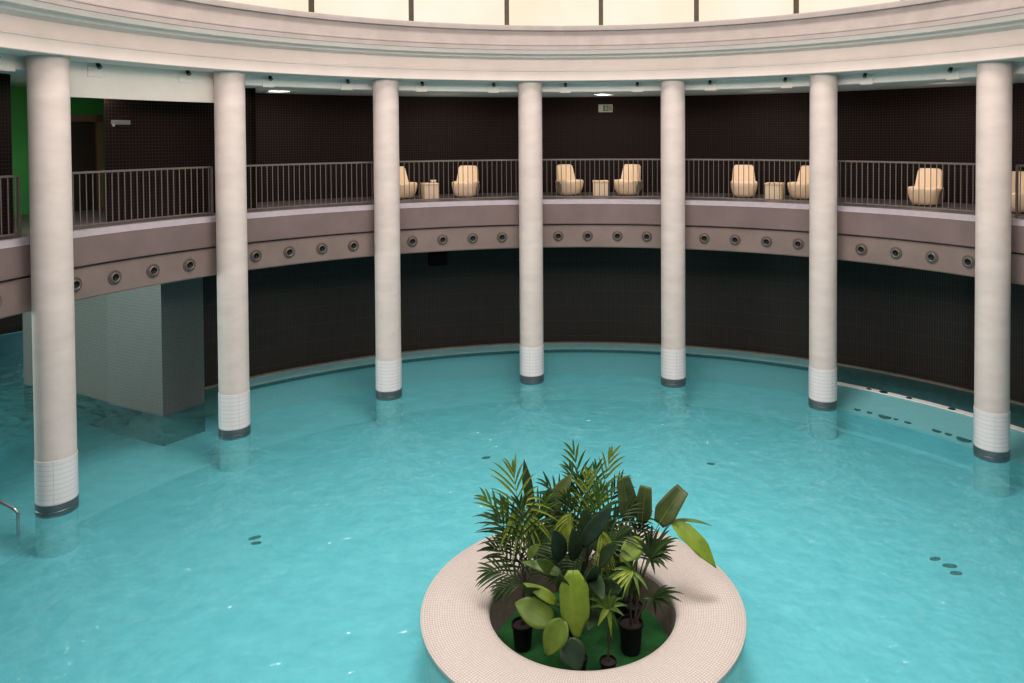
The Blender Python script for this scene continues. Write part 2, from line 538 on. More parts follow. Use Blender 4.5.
# upper block at the left (tiled), with the doorway recess and the green room
def wall_run(name, pts, z0, z1, m, thick=None):
    bm = bmesh.new()
    u = 0
    rows = []
    for i, p in enumerate(pts):
        if i:
            u += math.dist(p, pts[i - 1])
        rows.append([(Vector((p[0], p[1], z)), (u, z)) for z in (z0, z1)])
    grid_bm(bm, rows)
    return struct(obj(name, bm, m))
def pxy(r, d):
    v = pol(r, d)
    return (v.x, v.y)
wall_run('wall_left', [pxy(13.7, -41.2), (-8.02, 8.22), pxy(11.6, -44.6)] + [pxy(11.6, -44.6 - 17.3 * i / 12) for i in range(1, 13)] + [pxy(15.2, -53.0)], 4.9, 8.2, M['wall_tile'])
wall_run('wall_recess', [pxy(15.2, -53.0), pxy(15.2, -66.8)], 4.9, 8.2, M['green_wall'])
wall_run('wall_left_end', [pxy(15.2, -66.8), pxy(11.6, -71.3), pxy(11.6, -95), pxy(13.7, -95)], 4.9, 8.2, M['wall_tile'])

# doorway in the recess
dm = face_centre(15.12, -56.9, 4.95)
dr = struct(obj('door_1', box_bm(1.0, 0.06, 2.25, mtx=dm), M['door']))
fb = bmesh.new()
for sx in (-0.58, 0.58):
    box_bm(0.16, 0.14, 2.45, fb, dm @ Matrix.Translation((sx, 0.02, 0)))
box_bm(1.32, 0.14, 0.18, fb, dm @ Matrix.Translation((0, 0.02, 2.27)))
obj('door_frame', fb, mat('door_frame_wood', (0.13, 0.085, 0.05), 0.5), dr)
hb = tube_bm([dm @ Vector((0.38, 0.05, 0.95)), dm @ Vector((0.38, 0.09, 0.95)), dm @ Vector((0.26, 0.09, 0.95))], 0.012, 8)
obj('door_handle', hb, M['steel'], dr)

# lower pier at the left: a radial tiled wall end standing in the water
bm = bmesh.new()
A, B = (-10.053, 7.356), (-9.47, 8.30)
Cc = (-13.235, 9.063)
D = (-15.187, 9.829)
E_ = (-14.6, 11.1)
def prism(bm, pts, z0, z1):
    uv = bm.loops.layers.uv.verify()
    n = len(pts)
    u = 0
    for i in range(n):
        p, q = pts[i], pts[(i + 1) % n]
        d = math.dist(p, q)
        vs = [bm.verts.new((p[0], p[1], z0)), bm.verts.new((q[0], q[1], z0)), bm.verts.new((q[0], q[1], z1)), bm.verts.new((p[0], p[1], z1))]
        f = bm.faces.new(vs)
        for l, c in zip(f.loops, ((u, z0), (u + d, z0), (u + d, z1), (u, z1))):
            l[uv].uv = c
        u += d
    for z in (z0, z1):
        f = bm.faces.new([bm.verts.new((p[0], p[1], z)) for p in pts])
        for l in f.loops:
            l[uv].uv = (l.vert.co.x, l.vert.co.y)
    bmesh.ops.remove_doubles(bm, verts=bm.verts, dist=1e-5)
    bmesh.ops.recalc_face_normals(bm, faces=bm.faces)
prism(bm, [A, (-11.90, 8.25), (-11.95, 8.33), Cc, D, E_, (-11.0, 9.9), B], -0.02, 3.65)
struct(obj('wall_pier', bm, M['pier_tile']))
bm = bmesh.new()
prism(bm, [A, (-11.90, 8.25), (-11.95, 8.33), Cc, D, E_, (-11.0, 9.9), B], -0.76, -0.02)
struct(obj('wall_pier_foot', bm, M['foot_dark']))

# ------------------------------------------------------------------ columns
def make_column():
    t = thing('column', 'x', 'column')
    obj('shaft', lathe([(0.327, 0.98), (0.327, 8.28)], 0, 360, 40), M['column'], t, smooth=True)
    obj('tile_band', lathe([(0.327, 0.995), (0.338, 0.993), (0.338, 0.20), (0.33, 0.198)], 0, 360, 40, uref=0.338), M['white_tile'], t, smooth=True, sharp=40)
    obj('base_collar', lathe([(0.325, 0.20), (0.342, 0.196), (0.342, 0.10), (0.336, 0.095), (0.336, 0.075), (0.342, 0.07), (0.342, 0.0), (0.335, -0.03)], 0, 360, 40), M['collar'], t, smooth=True, sharp=30)
    obj('submerged_foot', lathe([(0.335, -0.02), (0.335, -0.75)], 0, 360, 40, uref=0.338), M['foot_tile'], t, smooth=True)
    return t
col0 = make_column()
col_lab = ['round pale concrete column nearest the left edge, beside the metal pool handrail',
           'round pale concrete column just right of the dark pier, second from left',
           'round pale concrete column third from left, with half a cream armchair showing at its right',
           'round pale concrete column in the middle of the seven, fourth from left',
           'round pale concrete column fifth from left, just right of the exit sign bay',
           'round pale concrete column sixth from left, where the pale underwater ledge begins',
           'round pale concrete column nearest the right edge, standing before the pale underwater ledge']
for i in range(7):
    t = col0 if i == 0 else copy_tree(col0)
    t.location = pol(10, col_deg(i))
    t.rotation_euler = (0, 0, math.radians(-col_deg(i) + 37 * i))
    tag(t, col_lab[i], 'column', 'columns around the pool')

# ------------------------------------------------------------------ jets on the band, spotlights on the beam
def bay_name(b):
    if b < 0:
        return 'left of the leftmost column'
    if b > 5:
        return 'right of the rightmost column'
    return 'between %s and %s columns from left' % (ORD[b], ORD[b + 1])

def make_jet():
    t = thing('water_jet', 'x', 'water jet')
    # local +y points at the pool
    R = Matrix.Rotation(-PI / 2, 4, 'X')
    def turn(bm):
        bm.transform(R)
        return bm
    obj('flange', turn(lathe([(0.001, -0.02), (0.148, -0.02), (0.148, 0.012), (0.140, 0.022), (0.105, 0.026), (0.098, 0.020)], 0, 360, 28)), M['jet_ring'], t, smooth=True, sharp=35)
    obj('nozzle_lip', turn(lathe([(0.102, 0.015), (0.100, 0.035), (0.090, 0.058), (0.074, 0.050), (0.068, 0.010)], 0, 360, 28)), M['jet_lip'], t, smooth=True)
    obj('bore', turn(lathe([(0.072, 0.036), (0.066, 0.012), (0.001, 0.008)], 0, 360, 24)), M['black'], t, smooth=True)
    return t
jet0 = None
for b in range(-1, 7):
    for k in range(4):
        fr = (0.197, 0.401, 0.606, 0.808)[k]
        if b == -1 and k < 2 or b == 6 and k > 1:
            continue
        if jet0 is None:
            jet0 = make_jet()
            t = jet0
        else:
            t = copy_tree(jet0)
        dg = col_deg(b) + DPHI * fr
        t.location = pol(10.436, dg, 3.95)
        t.rotation_euler = (0, 0, math.radians(180 - dg))
        tag(t, 'brown water jet, %s of four %s' % (ORD[k], bay_name(b)), 'water jet', 'water jets along the balcony band')

def make_spot():
    t = thing('spotlight', 'x', 'spotlight')
    obj('mounting_plate', box_bm(0.30, 0.03, 0.20, mtx=Matrix.Translation((0, 0.012, -0.20)), bev=0.006), M['board'], t)
    obj('bracket', tube_bm([(0, 0.02, 0.0), (0, 0.09, 0.01), (0, 0.11, 0.03)], 0.012, 8), M['steel'], t)
    d = Vector((0, 0.5, -0.6)).normalized()
    c = Vector((0, 0.12, 0.03))
    obj('lamp_head', tube_bm([c - d * 0.05, c - d * 0.045, c + d * 0.03, c + d * 0.07], [0.02, 0.038, 0.042, 0.046], 14), M['black'], t, smooth=True, sharp=40)
    obj('lens', tube_bm([c + d * 0.066, c + d * 0.072], [0.038, 0.038], 14), M['sign_grey'], t)
    return t
sp0 = None
for i, dg in enumerate((-78.6, -67.2, -56.2, -45.1, -34.1, -23.0, -12.0, -0.8, 10.4, 21.5, 32.6, 43.7, 54.8)):
    if sp0 is None:
        sp0 = make_spot()
        t = sp0
    else:
        t = copy_tree(sp0)
    b = math.floor((dg - col_deg(0)) / DPHI)
    k = 0 if (dg - col_deg(b)) < DPHI / 2 else 1
    t.location = pol(10.395 if b > 0 else 10.34, dg, 8.205)
    t.rotation_euler = (0, 0, math.radians(180 - dg))
    if b < 0:
        tag(t, 'small black spotlight at the very left edge of the photo', 'spotlight', 'spotlights under the cornice')
    else:
        tag(t, 'small black spotlight, %s one %s' % ('left' if k == 0 else 'right', bay_name(b)), 'spotlight', 'spotlights under the cornice')

# hung white boards in the two left bays
def board(bay, d0, d1, zb, label, seam):
    t = thing('white_board', label, 'board', pol(10.36, (d0 + d1) / 2, zb))
    for a0, a1 in zip([d0] + seam, seam + [d1]):
        bm = lathe([(10.345, zb), (10.375, zb), (10.375, 8.272), (10.345, 8.272)], a0 + 0.04, a1 - 0.04, 10, closed=True)
        bm.transform(Matrix.Translation(-t.location))
        obj('panel', bm, M['board'], t)
board(0, col_deg(0) + 2.0, col_deg(1) - 0.4, 7.59, 'long white board under the cornice left of the second column, over the doorway', [-57.34, -67.3])
board(-1, col_deg(-1) + 2, col_deg(0) - 1.9, 7.99, 'white board under the cornice at the left edge, left of the first column', [])

# flat downlights in the gallery ceiling
for (r, dg, lab) in ((12.4, -39.9, 'white flat ceiling light above the gallery, right of the second column'),
                     (12.0, 5.0, 'white flat ceiling light above the exit sign')):
    t = thing('ceiling_light', lab, 'light', pol(r, dg, 8.04))
    t.rotation_euler = (0, 0, math.radians(180 - dg))
    bm = bmesh.new()
    for sx, sy, x, y in ((0.52, 0.04, 0, 0.2), (0.52, 0.04, 0, -0.2), (0.04, 0.44, 0.26, 0), (0.04, 0.44, -0.26, 0)):
        box_bm(sx, sy, 0.03, bm, Matrix.Translation((x, y, -0.03)))
    obj('frame', bm, M['white'], t)
    obj('diffuser', box_bm(0.50, 0.38, 0.02, mtx=Matrix.Translation((0, 0, -0.028))), M['downlight'], t)

for b in range(0, 7):  # fill added over each bay to brighten the chairs, mostly without a fixture
    lamp('gallery_fill', 'AREA', pol(11.6, col_deg(b) + DPHI / 2, 7.98), 44, (1.0, 0.88, 0.74), 0.4, pol(12.4, col_deg(b) + DPHI / 2, 4.95))

# ------------------------------------------------------------------ railings
NB = 28
bal_mesh = None
def make_railing(b):
    global bal_mesh
    a0, a1 = col_deg(b), col_deg(b + 1)
    R_ = 10.56
    d0, d1 = a0 + 0.9, a1 - 0.9
    t = thing('railing', 'brown balcony railing %s' % bay_name(b), 'railing', pol(R_, (a0 + a1) / 2, 5.0), 0, 'balcony railings')
    off = Matrix.Translation(-t.location)
    def arc(z0, z1, w):
        bm = lathe([(R_ - w, z0), (R_ + w, z0), (R_ + w, z1), (R_ - w, z1)], d0, d1, 24, closed=True)
        for e in (0, -1):
            pass
        bm.transform(off)
        return bm
    obj('top_rail', arc(6.095, 6.135, 0.025), M['rail'], t)
    obj('bottom_rail', arc(5.055, 5.080, 0.014), M['rail'], t)
    if bal_mesh is None:
        o = obj('baluster', tube_bm([(0, 0, 5.06), (0, 0, 6.10)], 0.0105, 6), M['rail'], t)
        bal_mesh = o.data
        first = o
    for k in range(NB):
        dg = d0 + (d1 - d0) * (k + 0.5) / NB
        if k == 0 and b == -1:
            o = first
        else:
            o = bpy.data.objects.new('baluster', bal_mesh)
            COL.objects.link(o)
            o.parent = t
        p = pol(R_, dg) - t.location
        o.location = (p.x, p.y, -t.location.z)
    for dg in (d0, d1):
        p = face_centre(R_, dg, 5.0)
        obj('post', box_bm(0.05, 0.03, 1.12, mtx=off @ p), M['rail'], t)
    return t
for b in range(-1, 7):
    make_railing(b)

# ------------------------------------------------------------------ armchairs and side tables
def ngon_prism(prof, x0, x1, bev=0.03, inset=None):
    """side profile (y,z) swept along x, edges rounded"""
    bm = bmesh.new()
    a = [bm.verts.new((x0, y, z)) for y, z in prof]
    c = [bm.verts.new((x1, y, z)) for y, z in prof]
    fa = bm.faces.new(a)
    fc = bm.faces.new(c[::-1])
    n = len(prof)
    for i in range(n):
        bm.faces.new((a[i], c[i], c[(i + 1) % n], a[(i + 1) % n]))
    bmesh.ops.recalc_face_normals(bm, faces=bm.faces)
    es = [e for e in bm.edges if fa in e.link_faces or fc in e.link_faces]
    if bev:
        bmesh.ops.bevel(bm, geom=es, offset=bev, segments=3, affect='EDGES', profile=0.5, clamp_overlap=True)
    return bm

def make_armchair():
    t = thing('armchair', 'x', 'armchair')
    # tub of the seat: narrow foot, wide rounded arms and front, front towards local +y
    def ring(hx, hy, yc, z, e=0.62, n=36):
        out = []
        for k in range(n):
            a = 2 * PI * k / n
            c, s_ = math.cos(a), math.sin(a)
            out.append(Vector((hx * math.copysign(abs(c) ** e, c), yc + hy * math.copysign(abs(s_) ** e, s_), z)))
        return out
    bm = bmesh.new()
    secs = [(0.24, 0.22, -0.02, 0.03), (0.275, 0.26, -0.01, 0.035), (0.315, 0.31, 0.0, 0.10), (0.350, 0.35, 0.01, 0.20), (0.374, 0.372, 0.015, 0.32), (0.385, 0.378, 0.02, 0.42),
            (0.380, 0.370, 0.02, 0.465), (0.355, 0.345, 0.02, 0.485), (0.31, 0.30, 0.02, 0.470), (0.24, 0.22, 0.01, 0.435)]
    vs = [[bm.verts.new(p) for p in ring(*q)] for q in secs]
    for r0, r1 in zip(vs, vs[1:]):
        for k in range(36):
            bm.faces.new((r0[k], r0[(k + 1) % 36], r1[(k + 1) % 36], r1[k]))
    bm.faces.new(vs[0][::-1])
    bm.faces.new(vs[-1])
    bmesh.ops.recalc_face_normals(bm, faces=bm.faces)
    obj('seat_tub', bm, M['chair'], t, smooth=True, sharp=60)
    # flat ovals on the sides, a hollow's shade put into their colour
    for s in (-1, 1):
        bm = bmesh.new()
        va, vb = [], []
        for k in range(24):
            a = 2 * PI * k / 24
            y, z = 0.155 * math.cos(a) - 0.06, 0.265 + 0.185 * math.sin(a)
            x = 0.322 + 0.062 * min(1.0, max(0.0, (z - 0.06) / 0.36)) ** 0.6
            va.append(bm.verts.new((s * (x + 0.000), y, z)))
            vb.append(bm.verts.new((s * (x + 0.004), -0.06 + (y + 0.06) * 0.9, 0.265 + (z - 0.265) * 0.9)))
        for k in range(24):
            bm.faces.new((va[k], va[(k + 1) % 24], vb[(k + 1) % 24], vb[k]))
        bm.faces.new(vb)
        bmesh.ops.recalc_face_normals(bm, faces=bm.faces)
        obj('side_shade', bm, M['chair_side'], t)
    obj('foot', lathe([(0.001, 0.0), (0.20, 0.0), (0.22, 0.035)], 0, 360, 24), M['black'], t)
    # tall tapering backrest, curved and leaning
    bm = bmesh.new()
    rows = []
    n = 10
    fr, bk = [], []
    for i in range(n + 1):
        q = i / n
        z = 0.40 + 0.55 * q
        half = 0.335 - 0.045 * q
        if q > 0.85:
            half -= 0.05 * ((q - 0.85) / 0.15) ** 2
        yb = -0.15 - 0.15 * q ** 0.9
        rf, rb = [], []
        for j in range(9):
            s = -1 + 2 * j / 8
            c = 0.09 * (s * s)
            rf.append(bm.verts.new((half * s, yb + c, z)))
            rb.append(bm.verts.new((half * 1.03 * s, yb + c - 0.10 + 0.04 * q, z - 0.01)))
        fr.append(rf)
        bk.append(rb)
    for g, fl in ((fr, False), (bk, True)):
        for i in range(n):
            for j in range(8):
                bm.faces.new((g[i][j], g[i][j + 1], g[i + 1][j + 1], g[i + 1][j]))
    for i in range(n):
        bm.faces.new((fr[i][0], bk[i][0], bk[i + 1][0], fr[i + 1][0]))
        bm.faces.new((fr[i][8], bk[i][8], bk[i + 1][8], fr[i + 1][8]))
    for j in range(8):
        bm.faces.new((fr[n][j], fr[n][j + 1], bk[n][j + 1], bk[n][j]))
        bm.faces.new((fr[0][j], fr[0][j + 1], bk[0][j + 1], bk[0][j]))
    bmesh.ops.recalc_face_normals(bm, faces=bm.faces)
    obj('backrest', bm, M['chair'], t, smooth=True, sharp=50)
    return t

ch0 = make_armchair()
tb0 = thing('side_table', 'x', 'side table')
obj('body', box_bm(0.46, 0.46, 0.42, bev=0.025), M['table'], tb0, smooth=True, sharp=40)
obj('table_top', box_bm(0.48, 0.48, 0.05, mtx=Matrix.Translation((0, 0, 0.42)), bev=0.012), M['chair'], tb0, smooth=True, sharp=40)
chairs = [(12.45, -23.6, 38, 'cream armchair half hidden by the right side of the third column'),
          (12.25, -14.9, -22, 'cream armchair right of the side table between third and fourth columns'),
          (12.35, -0.1, 38, 'cream armchair left of the side table beneath the exit sign bay, turned right'),
          (12.35, 8.3, -34, 'cream armchair right of the side table beneath the exit sign bay, turned left'),
          (12.35, 24.4, 4, 'cream armchair facing straight out, left of the side table between fifth and sixth columns'),
          (12.35, 32.3, -40, 'cream armchair half hidden by the left side of the sixth column'),
          (12.35, 47.2, -22, 'lone cream armchair between the sixth and seventh columns, with a grey oval side'),
          (12.2, 57.6, 30, 'cream armchair cut by the right edge of the photo')]
for i, (r, dg, yaw, lab) in enumerate(chairs):
    t = ch0 if i == 0 else copy_tree(ch0)
    t.location = pol(r, dg, 4.95)
    t.rotation_euler = (0, 0, math.radians(180 - dg) * 0 + math.radians(180 + yaw - dg * 0.6))
    tag(t, lab, 'armchair', 'cream armchairs on the balcony')
tables = [(12.1, -20.1, 8, 'cream cube side table right of the third column, small white object on its corner'),
          (12.2, 4.4, 0, 'cream cube side table between the two armchairs beneath the exit sign'),
          (12.1, 28.8, -12, 'cream cube side table left of the sixth column')]
for i, (r, dg, yaw, lab) in enumerate(tables):
    t = tb0 if i == 0 else copy_tree(tb0)
    t.location = pol(r, dg, 4.95)
    t.rotation_euler = (0, 0, math.radians(180 + yaw - dg * 0.6))
    tag(t, lab, 'side table', 'cream side tables on the balcony')
p = pol(12.1, -19.6, 5.42)
t = thing('white_bowl', 'small white object on the corner of the leftmost side table', 'bowl', p)
obj('bowl_shell', lathe([(0.001, 0.0), (0.05, 0.0), (0.085, 0.05), (0.092, 0.085), (0.086, 0.085), (0.075, 0.05), (0.04, 0.015), (0.001, 0.012)], 0, 360, 20), M['white'], t, smooth=True)

# ------------------------------------------------------------------ signs and small fittings
t = thing('exit_sign', 'small green emergency exit sign with pale border high on the dark wall', 'sign')
t.matrix_world = face_centre(13.66, 5.0, 7.55)
obj('sign_case', box_bm(0.46, 0.05, 0.25, bev=0.006), M['sign_pale'], t)
obj('sign_face', box_bm(0.29, 0.006, 0.185, mtx=Matrix.Translation((-0.065, 0.028, 0.035))), M['sign_green'], t)
bm = bmesh.new()
def bit(x0, z0, x1, z1, w_):
    d = Vector((x1 - x0, 0, z1 - z0))
    L = d.length
    a = math.atan2(d.x, d.z)
    box_bm(w_, 0.004, L, bm, Matrix.Translation((x0, 0.033, z0)) @ Matrix.Rotation(a, 4, 'Y'))
# running figure and door outline (seen from the pool, +x is left)
X0 = -0.03
bit(X0, 0.12, X0 + 0.012, 0.165, 0.026)
bit(X0 + 0.012, 0.178, X0 + 0.014, 0.200, 0.022)
bit(X0, 0.12, X0 + 0.035, 0.085, 0.014)
bit(X0 + 0.035, 0.085, X0 + 0.030, 0.050, 0.013)
bit(X0, 0.12, X0 - 0.025, 0.090, 0.014)
bit(X0 - 0.025, 0.090, X0 - 0.055, 0.080, 0.013)
bit(X0 + 0.010, 0.160, X0 + 0.045, 0.140, 0.011)
bit(X0 + 0.010, 0.160, X0 - 0.025, 0.140, 0.011)
bit(-0.115, 0.05, -0.115, 0.205, 0.016)
bit(-0.115, 0.05, -0.175, 0.05, 0.012)
bit(-0.175, 0.05, -0.175, 0.205, 0.012)
bit(-0.115, 0.205, -0.175, 0.205, 0.012)
obj('pictogram', bm, M['sign_pale'], t)

t = thing('wall_plate', 'small grey horizontal sign plate on the tiled wall right of the doorway', 'sign')
t.matrix_world = face_centre(11.6, -60.1, 7.09)
obj('plate', box_bm(0.42, 0.03, 0.10, mtx=Matrix.Translation((0, 0.015, 0)), bev=0.008), M['sign_grey'], t)
bm = bmesh.new()
box_bm(0.03, 0.05, 0.05, bm, Matrix.Translation((0.17, 0.03, -0.045)), 0.005)
obj('clip', bm, M['sign_pale'], t)

t = thing('black_speaker', 'black box hanging beneath the balcony, right of the third column', 'speaker')
t.matrix_world = face_centre(10.9, -20.2, 3.18)
obj('speaker_box', box_bm(0.50, 0.32, 0.36, bev=0.012), M['matte_black'], t)
obj('hanger', box_bm(0.06, 0.06, 0.12, mtx=Matrix.Translation((0, 0, 0.35))), M['matte_black'], t)

t = thing('pool_handrail', 'bent stainless steel handrail rising from the water at the left edge', 'handrail', (-9.62, 1.77, 0))
obj('rail_tube', tube_bm([(0, 0, -0.14), (0, 0, 0.40), (-0.03, 0.0, 0.455), (-0.08, 0.01, 0.485), (-0.75, 0.06, 0.80), (-1.3, 0.1, 1.0), (-1.45, 0.11, 0.95), (-1.5, 0.11, 0.85), (-1.5, 0.11, -0.75)], 0.027, 12), M['steel'], t, smooth=True)

# fittings in the pool floor (ring of drains) and along the pale ledge
def fitting(loc, kind, label, group, rz, r=0.11, sx=1.6):
    t = thing('floor_drain' if kind == 'drain' else 'ledge_jet', label, 'drain' if kind == 'drain' else 'jet', loc, rz, group)
    s = Matrix.Diagonal((sx, 1, 1, 1))
    b1 = lathe([(r, 0.0), (r * 0.96, 0.016), (r * 0.8, 0.02), (0.001, 0.02)], 0, 360, 16)
    b1.transform(s)
    obj('cover', b1, M['floor_fitting'], t, smooth=True, sharp=30)
    return t
DR = [((-6.12, 3.09), 0.5, 0.055, 'dark floor drain under the water left of centre, longer one of a pair'),
      ((-6.02, 2.90), 0.2, 0.045, 'small dark floor drain under the water left of centre, nearer of a pair'),
      ((-2.09, 6.59), 0.3, 0.05, 'small dark floor drain under the water before the fourth column'),
      ((3.10, 6.20), -0.2, 0.045, 'small dark floor drain under the water between fifth and sixth columns'),
      ((6.28, 2.26), 0.15, 0.05, 'dark floor drain under the water at right, farthest of three'),
      ((6.42, 2.04), -0.1, 0.06, 'dark floor drain under the water at right, middle of three'),
      ((6.42, 1.82), -0.05, 0.05, 'dark floor drain under the water at right, nearest of three')]
for (x, y), rz, r, lab in DR:
    fitting((x, y, -0.75), 'drain', lab, 'drains in the pool floor', rz, r, 2.1)
for r, dg, z, rr in ((11.95, 43.0, 0.012, 0.085), (11.95, 41.2, 0.012, 0.05), (11.95, 46.1, 0.012, 0.06), (11.95, 51.1, 0.012, 0.07),
                     (11.0, 41.4, -0.272, 0.07), (11.0, 43.0, -0.272, 0.06), (11.0, 45.0, -0.272, 0.13), (11.0, 46.4, -0.272, 0.05),
                     (11.0, 47.9, -0.272, 0.07), (11.0, 51.5, -0.272, 0.09), (11.0, 52.9, -0.272, 0.07), (11.0, 54.8, -0.272, 0.14)):
    fitting(pol(r, dg, z), 'jet', 'small dark jet cover under shallow water on the pale ledge', 'jet covers along the pale ledge', math.radians(-dg), rr, 1.3)

# ------------------------------------------------------------------ planter island
IX, IY = ISL
t = thing('island_planter', 'round pale mosaic planter ring standing in the pool, full of plants', 'planter', (IX, IY, 0))
obj('ring_seat', lathe([(2.20, -0.75), (2.25, -0.05), (2.30, 0.03), (2.305, 0.08), (2.28, 0.10), (2.0, 0.098), (1.6, 0.07), (1.41, 0.035), (1.35, 0.01), (1.335, -0.03), (1.34, -0.12)], 0, 360, 128, uref=1.8), M['ring_tile'], t, smooth=True, sharp=50)
obj('inner_wall', lathe([(1.338, -0.06), (1.338, -0.70)], 0, 360, 96), M['ring_inner'], t, smooth=True)
hm = Matrix.Translation(pol(1.31, -92, -0.40) + Vector((ISL[0], ISL[1], 0))) @ Matrix.Rotation(math.radians(180 + 92), 4, 'Z')
obj('overflow_slot', box_bm(0.16, 0.05, 0.24, mtx=hm), M['black'], t)

bm = bmesh.new()
rows = []
for i in range(65):
    row = []
    for k in range(13):
        r = 1.27 * k / 12
        a = 2 * PI * i / 64
        z = -0.56 + 0.06 * (1 - (r / 1.27) ** 2) + 0.02 * math.sin(5 * a + 3 * r) * (r / 1.27)
        row.append((Vector((IX + r * math.cos(a), IY + r * math.sin(a), z)), (0, 0)))
    rows.append(row)
grid_bm(bm, rows)
bmesh.ops.remove_doubles(bm, verts=bm.verts, dist=1e-4)
bmesh.ops.recalc_face_normals(bm, faces=bm.faces)
o = obj('artificial_turf', bm, M['turf'], smooth=True)
tag(o, 'dark green artificial turf covering the floor of the round planter', 'turf', kind='stuff')
for (px, py, y) in ((498, 628, -0.3), (508, 647, -0.95), (651, 651, -1.0), (664, 630, -0.5)):
    p = at(px, py, y)
    p.z = -0.55
    t = tag(obj('white_stake', tube_bm([p, p + Vector((0.005, 0, 0.07)), p + Vector((0.01, 0, 0.13))], [0.012, 0.012, 0.006], 8), M['white']), 'small white stake at the edge of the dark green turf', 'stake', 'white stakes at the edge of the turf')
# ------------------------------------------------------------------ plants
def blade(bm, pts, width, face, prof, fold=0.15, across=4):
    """leaf blade along pts; face = direction its upper side looks to"""
    n = len(pts) - 1
    rows = []
    for i, p in enumerate(pts):
        t = (pts[min(i + 1, n)] - pts[max(i - 1, 0)]).normalized()
        s = t.cross(face)
        if s.length < 1e-3:
            s = Vector((1, 0, 0))
        s.normalize()
        nn = s.cross(t).normalized()
        wd = width * 0.5 * prof(i / n)
        rows.append([(p + s * wd * q + nn * (fold * wd * abs(q) ** 1.5), (0, 0)) for q in [-1 + 2 * j / across for j in range(across + 1)]])
    grid_bm(bm, rows)

def oval(t):
    return max(0.03, math.sin(PI * (0.04 + 0.96 * t) ** 0.85) ** 0.75)
def strap(t):
    return max(0.03, min(1.0, 0.35 + 3.0 * t, (1.02 - t) * 2.6))
def lance(t):
    return max(0.03, (math.sin(PI * (0.05 + 0.93 * t) ** 0.7)) ** 0.9)
def blunt(t):
    return max(0.05, min(1.0, 0.45 + 2.0 * t) * (1 - 0.42 * t ** 1.5))
VIEW = Vector((0.05, -0.85, 0.5))

def broad_leaf(parent, a, b, width, m, prof=oval, face=None, sag=0.08, fold=0.18, stem_from=None, lift=0.25, ribm=None):
    """a: where the stalk joins, b: tip; one mesh for the blade, its stalk a sub-part"""
    face = (face or VIEW).normalized()
    L = (b - a).length
    mid = (a + b) / 2 + face * (sag * L) + Vector((0, 0, 0.04 * L))
    pts = bez(a, mid, b, 12)
    bm = bmesh.new()
    blade(bm, pts, width, face, prof, fold, 6)
    r = [max(0.0015, 0.007 * (1 - i / 12)) for i in range(13)]
    lf = obj('leaf', bm, m, parent, smooth=True)
    sol = lf.modifiers.new('thick', 'SOLIDIFY')
    sol.thickness = 0.004
    obj('midrib', tube_bm([p + face * 0.004 for p in pts], r, 5), ribm or m, lf)
    if stem_from is not None:
        c = (stem_from + a) / 2 + Vector((0, 0, lift * (a - stem_from).length))
        c.x = stem_from.x * 0.7 + a.x * 0.3
        c.y = stem_from.y * 0.7 + a.y * 0.3
        obj('stalk', tube_bm(bez(stem_from, c, a, 10), [0.013 - 0.0007 * i for i in range(11)], 7), M['stem'], lf, smooth=True)
    return lf

def frond(parent, base, ctrl, tip, m, n=13, length=0.42, width=0.036, face=None, droop=0.25, start=0.2, open_=46):
    length *= 1.5
    n = max(7, n - 4)
    face = (face or VIEW).normalized()
    pts = bez(base, ctrl, tip, 24)
    bm = bmesh.new()
    tube_bm(pts, [0.010 - 0.00035 * i for i in range(25)], 6, bm)
    for k in range(n):
        q = start + (1 - start) * k / (n - 1)
        i = min(23, int(q * 24))
        p = pts[i].lerp(pts[i + 1], q * 24 - i) if q < 1 else pts[24]
        t = (pts[min(i + 1, 24)] - pts[max(i - 1, 0)]).normalized()
        s0 = t.cross(face).normalized()
        nn = s0.cross(t).normalized()
        for sgn in (-1, 1):
            th = math.radians(open_ - (open_ - 14) * ((q - start) / (1 - start)) ** 1.2 + random.uniform(-5, 5))
            L = length * (0.55 + 0.45 * math.sin(PI * min(1, 0.25 + 0.75 * (q - start) / (1 - start)))) * random.uniform(0.88, 1.1)
            d = (t * math.cos(th) + s0 * (sgn * math.sin(th)) + nn * random.uniform(-0.05, 0.22)).normalized()
            e = p + d * L + Vector((0, 0, -droop * L * random.uniform(0.6, 1.2)))
            c = p + d * (L * 0.55) + Vector((0, 0, 0.06 * L))
            blade(bm, bez(p, c, e, 5), width * random.uniform(0.85, 1.15), nn, lance, 0.5, 2)
    return obj('frond', bm, m, parent)

def crown(parent, hub, tips, m, width=0.05, name='leaf_crown', arch=0.25):
    bm = bmesh.new()
    for e in tips:
        L = (e - hub).length
        c = hub.lerp(e, 0.5) + Vector((0, 0, arch * L))
        f = Vector((random.uniform(-.3, .3), -0.7, 0.7)).normalized()
        blade(bm, bez(hub, c, e, 7), width * random.uniform(0.85, 1.15), f, lance, 0.35, 2)
    return obj(name, bm, m, parent)

def pot(parent, p, r=0.13, h=0.30):
    bm = lathe([(0.001, 0.0), (r * 0.78, 0.0), (r * 0.97, h * 0.9), (r * 1.06, h * 0.9), (r * 1.06, h), (r * 0.96, h), (r * 0.94, h * 0.88)], 0, 360, 28)
    o = obj('pot', bm, M['black'], parent, smooth=True, sharp=35)
    o.location = p - parent.location
    s = obj('soil', lathe([(0.001, h * 0.93), (r * 0.5, h * 0.92), (r * 0.95, h * 0.88)], 0, 360, 24), M['soil'], o, smooth=True)
    return o

